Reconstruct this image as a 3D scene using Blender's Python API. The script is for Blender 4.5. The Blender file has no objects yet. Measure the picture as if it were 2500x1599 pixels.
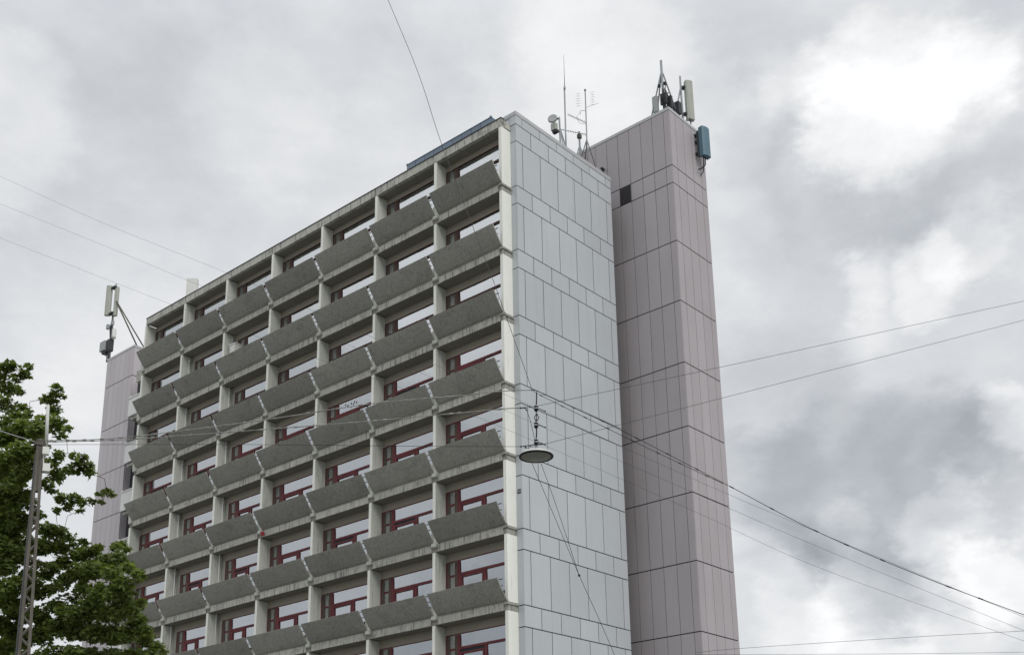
import bpy, math, random
import numpy as np
from mathutils import Vector, Matrix
R_ = math.radians
random.seed(7); rng = np.random.default_rng(7)
scn = bpy.context.scene; COL = scn.collection

# ------------------------------------------------------------------ camera
FPX, CY = 2864.19, 1300.89
YAW, PIT, ROL = 0.71752, 0.28924, -0.01596
CAM = Vector((-30.1375, -26.6847, -28.7628))
F = Vector((math.cos(PIT)*math.cos(YAW), math.cos(PIT)*math.sin(YAW), math.sin(PIT)))
Rt = Vector((math.sin(YAW), -math.cos(YAW), 0)); Up = Rt.cross(F)
cr, sr = math.cos(ROL), math.sin(ROL)
R2 = cr*Rt + sr*Up; U2 = -sr*Rt + cr*Up
cd = bpy.data.cameras.new('camera'); cam = bpy.data.objects.new('camera', cd); COL.objects.link(cam)
M = Matrix(((R2.x, U2.x, -F.x, CAM.x), (R2.y, U2.y, -F.y, CAM.y), (R2.z, U2.z, -F.z, CAM.z), (0, 0, 0, 1)))
cam.matrix_world = M
cd.sensor_fit = 'HORIZONTAL'; cd.sensor_width = 36; cd.lens = 36*FPX/2500
cd.shift_y = (CY-799.5)/2500; cd.clip_start = .1; cd.clip_end = 5000
scn.camera = cam
def ray(x, y): return F + R2*((x-1250)/FPX) - U2*((y-CY)/FPX)
def at(x, y, d): return CAM + ray(x, y)*d                 # a point at a given distance
def un(x, y, ax, v):                                       # a point on a given wall plane
    r = ray(x, y); return CAM + r*((v-CAM[ax])/r[ax])

# ------------------------------------------------------------------ world
scn.view_settings.view_transform = 'Standard'; scn.view_settings.look = 'None'
scn.view_settings.exposure = 0; scn.view_settings.gamma = 1
SUN = Vector((-.27, -.79, .55)).normalized()
W = bpy.data.worlds.new("World"); scn.world = W; W.use_nodes = True
nt = W.node_tree; nt.nodes.clear(); L = nt.links
def N(t, **k):
    n = nt.nodes.new(t)
    for a, b in k.items(): setattr(n, a, b)
    return n
def mth(op, a, b=None, c=None, clamp=False):
    n = N('ShaderNodeMath', operation=op); n.use_clamp = clamp
    for i, v in enumerate((a, b, c)):
        if v is None: continue
        if isinstance(v, (int, float)): n.inputs[i].default_value = v
        else: L.new(v, n.inputs[i])
    return n.outputs[0]
tc = N('ShaderNodeTexCoord')
def wnoise(scale, detail, rough, off=0):
    mp = N('ShaderNodeMapping'); mp.inputs['Location'].default_value = (off, off*.7, off*.3)
    mp.inputs['Scale'].default_value = (1, 1, 1.7)
    L.new(tc.outputs['Generated'], mp.inputs['Vector'])
    n = N('ShaderNodeTexNoise'); n.inputs['Scale'].default_value = scale
    n.inputs['Detail'].default_value = detail; n.inputs['Roughness'].default_value = rough
    L.new(mp.outputs[0], n.inputs['Vector']); return n
wn = wnoise(5.5, 8, .62)
sub = N('ShaderNodeVectorMath', operation='SUBTRACT'); L.new(wn.outputs['Color'], sub.inputs[0]); sub.inputs[1].default_value = (.5, .5, .5)
scl = N('ShaderNodeVectorMath', operation='SCALE'); L.new(sub.outputs[0], scl.inputs[0]); scl.inputs['Scale'].default_value = .16
add = N('ShaderNodeVectorMath', operation='ADD'); L.new(tc.outputs['Generated'], add.inputs[0]); L.new(scl.outputs[0], add.inputs[1])
nrm = N('ShaderNodeVectorMath', operation='NORMALIZE'); L.new(add.outputs[0], nrm.inputs[0])
# cloud masses: (x, y in the 2408-px view at the time of building -> a direction, angular radius, brightness)
BL = [(30,300,150,.07),(230,420,260,-.045),(640,290,170,.035),(560,170,200,-.035),(930,230,160,-.03),(740,60,200,-.03),
 (150,90,200,-.02),(300,800,260,.04),(1180,330,150,.035),(1430,110,190,.06),(1330,30,150,.02),(1620,40,150,-.02),
 (1110,190,130,-.01),(1000,520,200,.02),
 (2250,150,120,.06),(2120,240,200,.13),(2060,290,140,.07),(1860,190,90,.05),(1760,210,70,.03),(1810,50,130,-.055),(2080,60,150,-.01),
 (2360,90,120,-.05),(2390,260,110,.03),(1780,330,110,-.055),(1960,440,150,-.075),(2120,420,160,-.08),(2270,440,160,-.09),
 (1860,570,130,-.04),(1760,480,120,-.03),(2020,655,70,.06),(2240,650,110,.09),(2330,590,90,.06),(2110,700,80,.0),(1860,740,150,-.04),
 (2030,760,80,.03),(1800,880,170,-.05),(2300,850,200,-.05),(2390,1000,90,.10),(1990,970,150,-.02),
 (1940,1100,200,-.11),(1780,1100,160,-.12),(2140,1090,170,-.11),(2280,1110,150,-.11),(2360,1060,120,-.05),
 (2250,1230,90,.08),(1990,1230,70,.05),(1850,1330,120,-.10),(2050,1350,140,-.16),(2160,1370,110,-.10),(1940,1280,90,-.08),
 (1870,1450,130,.06),(2060,1500,140,.09),(2370,1350,90,.10),(2270,1450,110,.05),(1740,1250,80,.02)]
v = 0.876
cur = None
BL += [(Vector((-.62, .56, .52)), 0, 480, .17), (Vector((-.76, .64, .14)), 0, 330, -.16), (Vector((-.2, -.8, .55)), 0, 500, .12)]  # first two: unseen sky patches added to shape the window reflections
for (bx, by, br, am) in BL:
    d = bx.normalized() if isinstance(bx, Vector) else ray(bx*1.0382, by*1.0382).normalized()
    n = N('ShaderNodeVectorMath', operation='DOT_PRODUCT'); L.new(nrm.outputs[0], n.inputs[0]); n.inputs[1].default_value = d
    ang = br*1.0382/FPX*.95*1.35
    mr = N('ShaderNodeMapRange', interpolation_type='SMOOTHERSTEP'); L.new(n.outputs['Value'], mr.inputs['Value'])
    mr.inputs['From Min'].default_value = math.cos(ang); mr.inputs['From Max'].default_value = 1.0-(1-math.cos(ang))*.12
    mr.inputs['To Min'].default_value = 0; mr.inputs['To Max'].default_value = am*(.95 if am > 0 else .66)
    cur = mth('ADD', mr.outputs[0], cur if cur is not None else v)
n2 = wnoise(3.2, 9, .58, 3.1); n3 = wnoise(9, 9, .66, 9.7)
cur = mth('ADD', cur, mth('MULTIPLY', mth('SUBTRACT', n2.outputs['Fac'], .5), .17))
cur = mth('ADD', cur, mth('MULTIPLY', mth('SUBTRACT', n3.outputs['Fac'], .5), .15))
cur = mth('MAXIMUM', mth('MINIMUM', cur, 1.06), .55)
lum = mth('POWER', cur, 2.2)
# a heavier, brighter sky overhead (above what the photograph frames), darker below the horizon
sx = N('ShaderNodeSeparateXYZ'); L.new(tc.outputs['Generated'], sx.inputs[0])
zr = N('ShaderNodeMapRange', interpolation_type='SMOOTHSTEP'); L.new(sx.outputs['Z'], zr.inputs['Value'])
zr.inputs['From Min'].default_value = .60; zr.inputs['From Max'].default_value = 1.0; zr.inputs['To Min'].default_value = 1; zr.inputs['To Max'].default_value = 1.5
lum = mth('MULTIPLY', lum, zr.outputs[0])
cmr = N('ShaderNodeValToRGB'); L.new(cur, cmr.inputs[0]); e = cmr.color_ramp.elements
e[0].position = .68; e[0].color = (.93, .985, 1.06, 1); e[1].position = .95; e[1].color = (.995, 1, 1.01, 1)
m_ = e.new(.85); m_.color = (.965, .995, 1.03, 1)
cs = N('ShaderNodeVectorMath', operation='SCALE'); L.new(cmr.outputs[0], cs.inputs[0]); L.new(lum, cs.inputs['Scale'])
bgc = N('ShaderNodeBackground'); L.new(cs.outputs[0], bgc.inputs[0]); bgc.inputs[1].default_value = 1.0
sky = N('ShaderNodeTexSky', sky_type='NISHITA'); sky.sun_disc = False
sky.sun_elevation = math.asin(SUN.z); sky.sun_rotation = math.atan2(SUN.x, SUN.y)
bgs = N('ShaderNodeBackground'); L.new(sky.outputs[0], bgs.inputs[0]); bgs.inputs[1].default_value = .10
mx = N('ShaderNodeMixShader'); mx.inputs[0].default_value = .04; L.new(bgc.outputs[0], mx.inputs[1]); L.new(bgs.outputs[0], mx.inputs[2])
wo = N('ShaderNodeOutputWorld'); L.new(mx.outputs[0], wo.inputs[0])
sl = bpy.data.lights.new('sun', 'SUN'); sl.energy = 1.15; sl.angle = R_(25); sl.color = (1, .97, .93)
so = bpy.data.objects.new('sun', sl); COL.objects.link(so); so.rotation_euler = SUN.to_track_quat('Z', 'Y').to_euler()

# ------------------------------------------------------------------ helpers
class MB:
    def __init__(s): s.v = []; s.f = []; s.t = []
    def poly(s, pts, tone=1):
        n = len(s.v); s.v += [tuple(p) for p in pts]; s.f.append(tuple(range(n, n+len(pts)))); s.t.append(tone)
    def box(s, a, b, tone=1):
        (x0, y0, z0), (x1, y1, z1) = [min(p, q) for p, q in zip(a, b)], [max(p, q) for p, q in zip(a, b)]
        n = len(s.v)
        s.v += [(x0,y0,z0),(x1,y0,z0),(x1,y1,z0),(x0,y1,z0),(x0,y0,z1),(x1,y0,z1),(x1,y1,z1),(x0,y1,z1)]
        for q in ((0,3,2,1),(4,5,6,7),(0,1,5,4),(1,2,6,5),(2,3,7,6),(3,0,4,7)):
            s.f.append(tuple(n+i for i in q)); s.t.append(tone)
        return s
    def prism(s, prof, ax, a, b, tone=1):
        # prof: 2-D outline in the two other axes; extruded along ax from a to b
        def mk(p, w):
            if ax == 0: return (w, p[0], p[1])
            if ax == 1: return (p[0], w, p[1])
            return (p[0], p[1], w)
        n = len(s.v); k = len(prof)
        s.v += [mk(p, a) for p in prof] + [mk(p, b) for p in prof]
        s.f.append(tuple(n+i for i in range(k))); s.f.append(tuple(n+k+i for i in reversed(range(k)))); s.t += [tone, tone]
        for i in range(k):
            j = (i+1) % k; s.f.append((n+i, n+k+i, n+k+j, n+j)); s.t.append(tone)
        return s
    def tube(s, pts, r, seg=6, cap=True, tone=1):
        pts = [Vector(p) for p in pts]; k = len(pts)
        rs = r if isinstance(r, (list, tuple)) else [r]*k
        n0 = len(s.v); prev = None
        for i, p in enumerate(pts):
            t = (pts[min(i+1, k-1)] - pts[max(i-1, 0)]).normalized()
            u = t.cross(Vector((0, 0, 1)) if abs(t.z) < .95 else Vector((1, 0, 0))).normalized()
            if prev is not None:
                u2 = (prev - t*prev.dot(t))
                if u2.length > 1e-4: u = u2.normalized()
            prev = u; w = t.cross(u)
            for j in range(seg):
                a = 2*math.pi*j/seg; s.v.append(tuple(p + (u*math.cos(a) + w*math.sin(a))*rs[i]))
        for i in range(k-1):
            for j in range(seg):
                a = n0+i*seg+j; b = n0+i*seg+(j+1) % seg
                s.f.append((a, b, b+seg, a+seg)); s.t.append(tone)
        if cap:
            s.f.append(tuple(n0+j for j in reversed(range(seg)))); s.f.append(tuple(n0+(k-1)*seg+j for j in range(seg))); s.t += [tone, tone]
        return s
    def lathe(s, c, prof, seg=32, tone=1):
        n0 = len(s.v); k = len(prof)
        for (r, z) in prof:
            for j in range(seg):
                a = 2*math.pi*j/seg; s.v.append((c[0]+r*math.cos(a), c[1]+r*math.sin(a), c[2]+z))
        for i in range(k-1):
            for j in range(seg):
                a = n0+i*seg+j; b = n0+i*seg+(j+1) % seg; s.f.append((a, b, b+seg, a+seg)); s.t.append(tone)
        return s
    def obox(s, c, ux, uy, uz, h, tone=1):
        # oriented box: centre, three axes, three half sizes
        c = Vector(c); n = len(s.v); ax = [Vector(u).normalized()*k for u, k in zip((ux, uy, uz), h)]
        for q in ((-1,-1,-1),(1,-1,-1),(1,1,-1),(-1,1,-1),(-1,-1,1),(1,-1,1),(1,1,1),(-1,1,1)):
            s.v.append(tuple(c + ax[0]*q[0] + ax[1]*q[1] + ax[2]*q[2]))
        for q in ((0,3,2,1),(4,5,6,7),(0,1,5,4),(1,2,6,5),(2,3,7,6),(3,0,4,7)):
            s.f.append(tuple(n+i for i in q)); s.t.append(tone)
        return s
    def mesh(s, name, mat, smooth=False, bevel=0):
        m = bpy.data.meshes.new(name); m.from_pydata(s.v, [], s.f); m.update()
        at_ = m.attributes.new('tone', 'FLOAT', 'FACE'); at_.data.foreach_set('value', np.array(s.t, dtype=np.float32))
        for mm in (mat if isinstance(mat, list) else [mat]): m.materials.append(mm)
        if smooth: m.shade_smooth()
        return m
    def build(s, name, mat, parent=None, smooth=False):
        return link(name, s.mesh(name, mat, smooth), parent)
def link(name, mesh, parent=None, loc=(0, 0, 0)):
    o = bpy.data.objects.new(name, mesh); COL.objects.link(o); o.location = loc
    if parent is not None: o.parent = parent
    return o
def tag(o, label=None, cat=None, group=None, kind=None):
    for k, v_ in (('label', label), ('category', cat), ('group', group), ('kind', kind)):
        if v_: o[k] = v_
    return o
def thing(name, label, cat, group=None, loc=(0, 0, 0)):
    o = bpy.data.objects.new(name, None); COL.objects.link(o); o.location = loc; o.empty_display_size = .3
    return tag(o, label, cat, group)
def part(name, mb, mat, root, smooth=False):
    """a part built in world coordinates and hung under a thing whose Empty stands at its base"""
    o = mb.build(name, mat, None, smooth); o.parent = root
    base = Vector((0, 0, 0)); r = root
    while r is not None: base += r.location; r = r.parent
    o.location = -base
    return o

# ------------------------------------------------------------------ materials
def mat(name, col, rough=.85, spec=.25, metal=0, tone=False, objr=0, var=None, streak=None, bump=None, spots=None, trans=0):
    m = bpy.data.materials.new(name); m.use_nodes = True; t = m.node_tree; b = t.nodes['Principled BSDF']; l = t.links
    b.inputs['Roughness'].default_value = rough; b.inputs['Metallic'].default_value = metal
    b.inputs['Specular IOR Level'].default_value = spec
    geo = t.nodes.new('ShaderNodeNewGeometry')
    def noise(sc, det=5, ro=.6):
        mp = t.nodes.new('ShaderNodeMapping'); mp.inputs['Scale'].default_value = sc; l.new(geo.outputs['Position'], mp.inputs[0])
        n = t.nodes.new('ShaderNodeTexNoise'); n.inputs['Scale'].default_value = 1; n.inputs['Detail'].default_value = det
        n.inputs['Roughness'].default_value = ro; l.new(mp.outputs[0], n.inputs['Vector']); return n.outputs['Fac']
    def mul(a, b_):
        n = t.nodes.new('ShaderNodeMath'); n.operation = 'MULTIPLY'
        for i, q in enumerate((a, b_)):
            if isinstance(q, (int, float)): n.inputs[i].default_value = q
            else: l.new(q, n.inputs[i])
        return n.outputs[0]
    def rng_(x, f0, f1, t0, t1):
        n = t.nodes.new('ShaderNodeMapRange'); l.new(x, n.inputs[0])
        for i, q in enumerate((f0, f1, t0, t1)): n.inputs[1+i].default_value = q
        return n.outputs[0]
    fac = None
    def acc(x):
        nonlocal fac; fac = x if fac is None else mul(fac, x)
    if tone:
        a = t.nodes.new('ShaderNodeAttribute'); a.attribute_name = 'tone'; a.attribute_type = 'GEOMETRY'; acc(a.outputs['Fac'])
    if objr:
        oi = t.nodes.new('ShaderNodeObjectInfo'); acc(rng_(oi.outputs['Random'], 0, 1, 1-objr, 1+objr))
    for (sc, amp, det) in (var or []):
        acc(rng_(noise(sc, det), .25, .75, 1-amp, 1+amp))
    for (sc, lo, hi, dark) in (streak or []):
        acc(rng_(noise(sc, 4, .65), lo, hi, 1, dark))
    rgb = t.nodes.new('ShaderNodeVectorMath'); rgb.operation = 'SCALE'; rgb.inputs[0].default_value = col[:3]
    if fac is not None: l.new(fac, rgb.inputs['Scale'])
    else: rgb.inputs['Scale'].default_value = 1
    l.new(rgb.outputs[0], b.inputs['Base Color'])
    if bump:
        bn = t.nodes.new('ShaderNodeBump'); bn.inputs['Strength'].default_value = bump[1]; bn.inputs['Distance'].default_value = bump[2]
        l.new(noise(bump[0], 6, .7), bn.inputs['Height']); l.new(bn.outputs[0], b.inputs['Normal'])
    return m
K = {}
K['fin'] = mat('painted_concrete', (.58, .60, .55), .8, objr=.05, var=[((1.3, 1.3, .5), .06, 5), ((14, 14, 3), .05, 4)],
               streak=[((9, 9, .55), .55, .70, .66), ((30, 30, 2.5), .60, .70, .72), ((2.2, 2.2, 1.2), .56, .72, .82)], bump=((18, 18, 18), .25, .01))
K['finf'] = mat('daylit_front_concrete', (.83, .84, .79), .8, var=[((1.3, 1.3, .5), .05, 5)], streak=[((12, 12, .7), .60, .74, .78), ((25, 25, 6), .66, .72, .7)], bump=((18, 18, 18), .25, .01))  # paler column paint: stronger daylight on exposed faces put into the colour
K['fascia'] = mat('weathered_concrete_edge', (.50, .50, .455), .85, objr=.07, var=[((2, 2, 2), .10, 5), ((20, 20, 8), .08, 4)],
                  streak=[((1, 11, .8), .55, .62, .40), ((1, 1.6, 3), .54, .70, .62), ((1, 30, 1.4), .56, .64, .52)], bump=((20, 20, 20), .3, .01))
K['panel'] = mat('exposed_aggregate_concrete', (.31, .31, .282), .9, objr=.11, var=[((.5, .5, .9), .08, 4), ((22, 22, 5), .22, 5), ((60, 60, 20), .2, 3)],
                 streak=[((1.5, 1.5, 2.5), .54, .74, .76), ((15, 15, 1.5), .58, .68, 1.35), ((9, 9, .9), .55, .68, .74)], bump=((30, 30, 14), .5, .02))
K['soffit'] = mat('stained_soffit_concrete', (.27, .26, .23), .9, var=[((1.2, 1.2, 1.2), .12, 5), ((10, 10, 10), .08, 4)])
K['lintel'] = mat('lintel_concrete', (.33, .308, .255), .9, var=[((.8, .8, .8), .08, 5), ((12, 12, 12), .09, 4)], bump=((20, 20, 20), .25, .01))
K['corbel'] = mat('stained_concrete_ledge', (.36, .36, .33), .9, var=[((6, 6, 6), .25, 5)], streak=[((12, 12, 4), .52, .64, .45)])
K['wallc'] = mat('balcony_wall_concrete', (.40, .40, .37), .9, var=[((1, 1, 1), .08, 5)])
K['clad'] = mat('pale_grey_cladding', (.50, .532, .553), .45, .4, tone=True, var=[((.25, .25, .3), .05, 4), ((5, 5, .5), .03, 4)], streak=[((7, 7, .35), .60, .75, .88)])
K['mauve'] = mat('mauve_grey_cladding', (.41, .379, .398), .5, .4, tone=True, var=[((.3, .3, .3), .06, 4), ((40, 40, 40), .06, 3)], streak=[((6, 6, .3), .58, .75, .86)])
K['mauve2'] = mat('pale_mauve_cladding', (.53, .495, .52), .5, .4, tone=True, var=[((.4, .4, .5), .04, 4)])
K['cap'] = mat('metal_coping', (.46, .47, .48), .4, .5, var=[((2, 2, 2), .06, 4)])
K['joint'] = mat('joint_backing', (.035, .04, .048), .9)
K['dark'] = mat('dark_metal', (.05, .052, .058), .55)
K['grille'] = mat('ventilation_grille', (.045, .04, .05), .6)
K['steel'] = mat('galvanised_steel', (.30, .32, .33), .5, .5, .3, var=[((4, 4, 2), .15, 4)])
K['mast'] = mat('weathered_mast_steel', (.12, .11, .095), .75, .3, .2, var=[((5, 5, 2), .3, 5), ((20, 20, 6), .2, 4)])
K['white'] = mat('white_plastic', (.70, .71, .68), .5, .4, var=[((3, 3, 1), .06, 4)])
K['radome'] = mat('grey_green_radome', (.40, .42, .37), .55, .3, var=[((5, 5, 1), .08, 4)], streak=[((10, 10, .7), .56, .68, .65)])
K['blue'] = mat('blue_grey_radome', (.10, .185, .235), .5, .4, var=[((4, 4, 1), .08, 4)])
K['box'] = mat('grey_cabinet', (.36, .38, .38), .55, .4)
K['pent'] = mat('blue_grey_sheet_metal', (.15, .20, .26), .45, .5, tone=True, var=[((2, 2, 2), .08, 4)])
K['red'] = mat('dark_red_frame', (.145, .034, .040), .6, .3, var=[((1.2, 1.2, 1.2), .25, 4)])
K['brown'] = mat('dark_brown_frame', (.075, .034, .032), .6, .3)
K['brown2'] = mat('fin_reflection_brown', (.10, .075, .062), .7, .3, var=[((6, 6, 6), .15, 4)])  # flat brown standing in for the column side reflected in the glass
K['redcloth'] = mat('red_cloth', (.32, .03, .04), .9)
K['curtain'] = mat('white_curtain', (.80, .82, .82), .9, var=[((8, 8, .6), .12, 3)])
K['blind'] = mat('beige_curtain', (.33, .28, .22), .9, var=[((8, 8, .6), .12, 3)])
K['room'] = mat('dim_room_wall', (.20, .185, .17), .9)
K['cable'] = mat('black_cable', (.018, .019, .021), .6)
K['cable2'] = mat('grey_cable', (.06, .062, .066), .6)
K['cable3'] = mat('light_grey_cable', (.26, .265, .25), .6, var=[((9, 9, 9), .5, 3)])
K['cerw'] = mat('white_porcelain', (.72, .73, .72), .25, .5)
K['lampt'] = mat('white_enamel', (.62, .63, .62), .4, .5, var=[((6, 6, 6), .08, 4)])
K['lampg'] = mat('lamp_diffuser', (.20, .21, .18), .35, .5, var=[((12, 12, 12), .12, 4)])
K['rim'] = mat('black_rubber_rim', (.015, .016, .018), .5)
K['tube'] = mat('cream_tube_housing', (.70, .66, .50), .5)
K['wparapet'] = mat('white_parapet', (.76, .77, .76), .7, var=[((2, 2, 2), .05, 4)])
K['ground'] = mat('asphalt_and_grass', (.21, .21, .19), .95, var=[((.15, .15, .15), .3, 5)])
K['roof'] = mat('roof_felt', (.10, .10, .10), .95)
K['bark'] = mat('maple_bark', (.06, .05, .04), .95, var=[((8, 8, 3), .3, 4)], bump=((14, 14, 5), .6, .02))
# glass: a thin coated pane, part mirror and part clear
def glass():
    m = bpy.data.materials.new('window_glass'); m.use_nodes = True; t = m.node_tree; t.nodes.clear(); l = t.links
    o = t.nodes.new('ShaderNodeOutputMaterial'); mix = t.nodes.new('ShaderNodeMixShader')
    tr = t.nodes.new('ShaderNodeBsdfTransparent'); tr.inputs[0].default_value = (.85, .88, .88, 1)
    gl = t.nodes.new('ShaderNodeBsdfGlossy'); gl.inputs['Roughness'].default_value = .015; gl.inputs[0].default_value = (.93, .97, 1, 1)
    fr = t.nodes.new('ShaderNodeFresnel'); fr.inputs['IOR'].default_value = 3.3
    geo = t.nodes.new('ShaderNodeNewGeometry'); n = t.nodes.new('ShaderNodeTexNoise'); n.inputs['Scale'].default_value = .9
    l.new(geo.outputs['Position'], n.inputs['Vector'])
    bn = t.nodes.new('ShaderNodeBump'); bn.inputs['Strength'].default_value = .25; bn.inputs['Distance'].default_value = .02
    l.new(n.outputs['Fac'], bn.inputs['Height']); l.new(bn.outputs[0], gl.inputs['Normal'])
    rgh = t.nodes.new('ShaderNodeMath'); rgh.operation = 'MULTIPLY'; rgh.inputs[1].default_value = 1.85; rgh.use_clamp = True
    l.new(fr.outputs[0], rgh.inputs[0]); l.new(rgh.outputs[0], mix.inputs[0]); l.new(tr.outputs[0], mix.inputs[1]); l.new(gl.outputs[0], mix.inputs[2])
    l.new(mix.outputs[0], o.inputs[0]); return m
K['glass'] = glass()
def leafmat(name, c):
    m = bpy.data.materials.new(name); m.use_nodes = True; t = m.node_tree; t.nodes.clear(); l = t.links
    o = t.nodes.new('ShaderNodeOutputMaterial'); a = t.nodes.new('ShaderNodeAttribute'); a.attribute_name = 'tone'
    s1 = t.nodes.new('ShaderNodeVectorMath'); s1.operation = 'SCALE'; s1.inputs[0].default_value = c; l.new(a.outputs['Fac'], s1.inputs['Scale'])
    d = t.nodes.new('ShaderNodeBsdfPrincipled'); d.inputs['Roughness'].default_value = .55; d.inputs['Specular IOR Level'].default_value = .25
    l.new(s1.outputs[0], d.inputs['Base Color'])
    tl = t.nodes.new('ShaderNodeBsdfTranslucent'); s2 = t.nodes.new('ShaderNodeVectorMath'); s2.operation = 'MULTIPLY'
    l.new(s1.outputs[0], s2.inputs[0]); s2.inputs[1].default_value = (1.5, 1.5, .6); l.new(s2.outputs[0], tl.inputs[0])
    mx_ = t.nodes.new('ShaderNodeMixShader'); mx_.inputs[0].default_value = .40; l.new(d.outputs[0], mx_.inputs[1]); l.new(tl.outputs[0], mx_.inputs[2])
    l.new(mx_.outputs[0], o.inputs[0]); return m
K['leaf'] = leafmat('maple_leaf', (.135, .176, .056))

# ------------------------------------------------------------------ setting
GZ = -30.36
g = MB(); g.poly([(-1500, -1500, GZ), (1500, -1500, GZ), (1500, 1500, GZ), (-1500, 1500, GZ)])
tag(g.build('ground', K['ground']), kind='structure')

# ------------------------------------------------------------------ the apartment block
H, WB, NB, NR = 2.8, 3.639, 7, 10
B = thing('apartment_building', 'tall grey concrete apartment block with rows of sloping balcony fronts and clad end towers', 'building', loc=(3.5, 12, GZ))
def bp(name, mb, m, smooth=False): return part(name, mb, m, B, smooth)
def bcopy(name, mesh, loc, parent=None):
    """copy of a part with its own location (mesh authored around the origin)"""
    o = bpy.data.objects.new(name, mesh); COL.objects.link(o)
    if parent is None: o.parent = B; o.location = Vector(loc) - B.location
    else: o.parent = parent; o.location = loc
    return o
XW = .57
def z0(k): return -H*k if k else .10
# roof beam
m = MB(); m.box((0, -.15, .10), (.16, 25.36, .46)); m.box((.16, -.15, .14), (.54, 0.0, .44)); bp('roof_beam', m, K['fascia'])
m = MB(); m.box((-.03, -.17, .463), (.20, 25.38, .49)); bp('roof_edge_flashing', m, K['dark'])
# columns (fins), one per storey and line, with a ledge at the foot
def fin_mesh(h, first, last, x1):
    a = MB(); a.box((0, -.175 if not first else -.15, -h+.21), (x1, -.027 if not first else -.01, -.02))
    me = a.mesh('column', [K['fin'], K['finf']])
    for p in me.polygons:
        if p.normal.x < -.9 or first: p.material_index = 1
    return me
fm = {}
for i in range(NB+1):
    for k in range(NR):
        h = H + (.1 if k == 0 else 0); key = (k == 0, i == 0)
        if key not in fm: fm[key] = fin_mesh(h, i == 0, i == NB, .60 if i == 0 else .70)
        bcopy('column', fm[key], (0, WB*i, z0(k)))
# ledge under each column foot
def ledge(first):
    a = MB()
    if first:
        a.box((-.05, -.19, .20), (.60, .005, .235)); a.box((-.035, -.175, .235), (.60, .003, .30)); a.box((.01, -.14, -.04), (.60, -.012, .20))
    else:
        a.prism([(-.29, .20), (-.02, .20), (-.02, .74), (-.12, .74), (-.16, .60), (-.25, .33)], 0, -.065, .10)
        a.box((-.03, -.27, .17), (.10, -.04, .20))
    return a.mesh('column_ledge', K['corbel'] if first else K['fin'])
lm = {True: ledge(True), False: ledge(False)}
for i in range(NB+1):
    for k in range(1, NR): bcopy('column_ledge', lm[i == 0], (0, WB*i, -H*k))
# slab bands: floor slab + front edge, one per storey
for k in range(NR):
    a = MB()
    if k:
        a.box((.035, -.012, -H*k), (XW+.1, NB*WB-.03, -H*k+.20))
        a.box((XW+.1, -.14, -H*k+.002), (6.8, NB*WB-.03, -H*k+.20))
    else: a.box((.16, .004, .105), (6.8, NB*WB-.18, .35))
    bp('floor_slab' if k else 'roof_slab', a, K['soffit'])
# balconies
def balcony_mesh():
    a = MB(); a.box((-.002, .03, 0), (.034, 3.30, .30)); return a.mesh('balcony', K['fascia'])
def parapet_mesh():
    a = MB()
    # section in x,z: leans outwards, slightly hollow, thin flange at the top
    out = [(-.012, .30), (-.10, .36), (-.22, .50), (-.37, .705), (-.50, .90), (-.565, 1.01), (-.585, 1.045), (-.56, 1.06), (-.51, 1.03),
           (-.44, .91), (-.31, .71), (-.16, .50), (-.04, .385), (.03, .37), (.03, .302)]
    a.prism(out, 1, -.148, 3.312)
    return a.mesh('parapet_panel', K['panel'])
def rail_mesh():
    a = MB()
    for zz in (.88, 1.12): a.box((-.115, .002, zz-.012), (-.09, 3.455, zz+.012))
    for yy in (.55, 1.7, 2.85): a.box((-.089, yy, .46), (-.07, yy+.03, 1.14))
    return a.mesh('railing', K['dark'])
bm_, pm, rm = balcony_mesh(), parapet_mesh(), rail_mesh()
rail_z = -.0
for k in range(1, NR):
    for i in range(NB):
        b = bcopy('balcony', bm_, (0, WB*i, -H*k)); bcopy('parapet_panel', pm, (random.uniform(-.006, .006), random.uniform(-.008, .008), random.uniform(-.006, .006)), b)
        bcopy('railing', rm, (0, 0, 0), b)
# window wall: lintel above and low wall below each window
for k in range(NR):
  for q in (0, 1):
    a = MB()
    for i in range(NB):
        y0, y1, zt = WB*i-.008, WB*(i+1)-.178, z0(k)
        if q == 0: a.box((XW, y0, zt-.33 if k else -.17), (XW+.2, y1, zt-.004))
        else: a.box((XW+.02, y0, -H*(k+1)+.202), (XW+.2, y1, -H*k-1.98))
    bp(('lintel_band', 'sill_wall')[q], a, K['lintel'])
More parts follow.
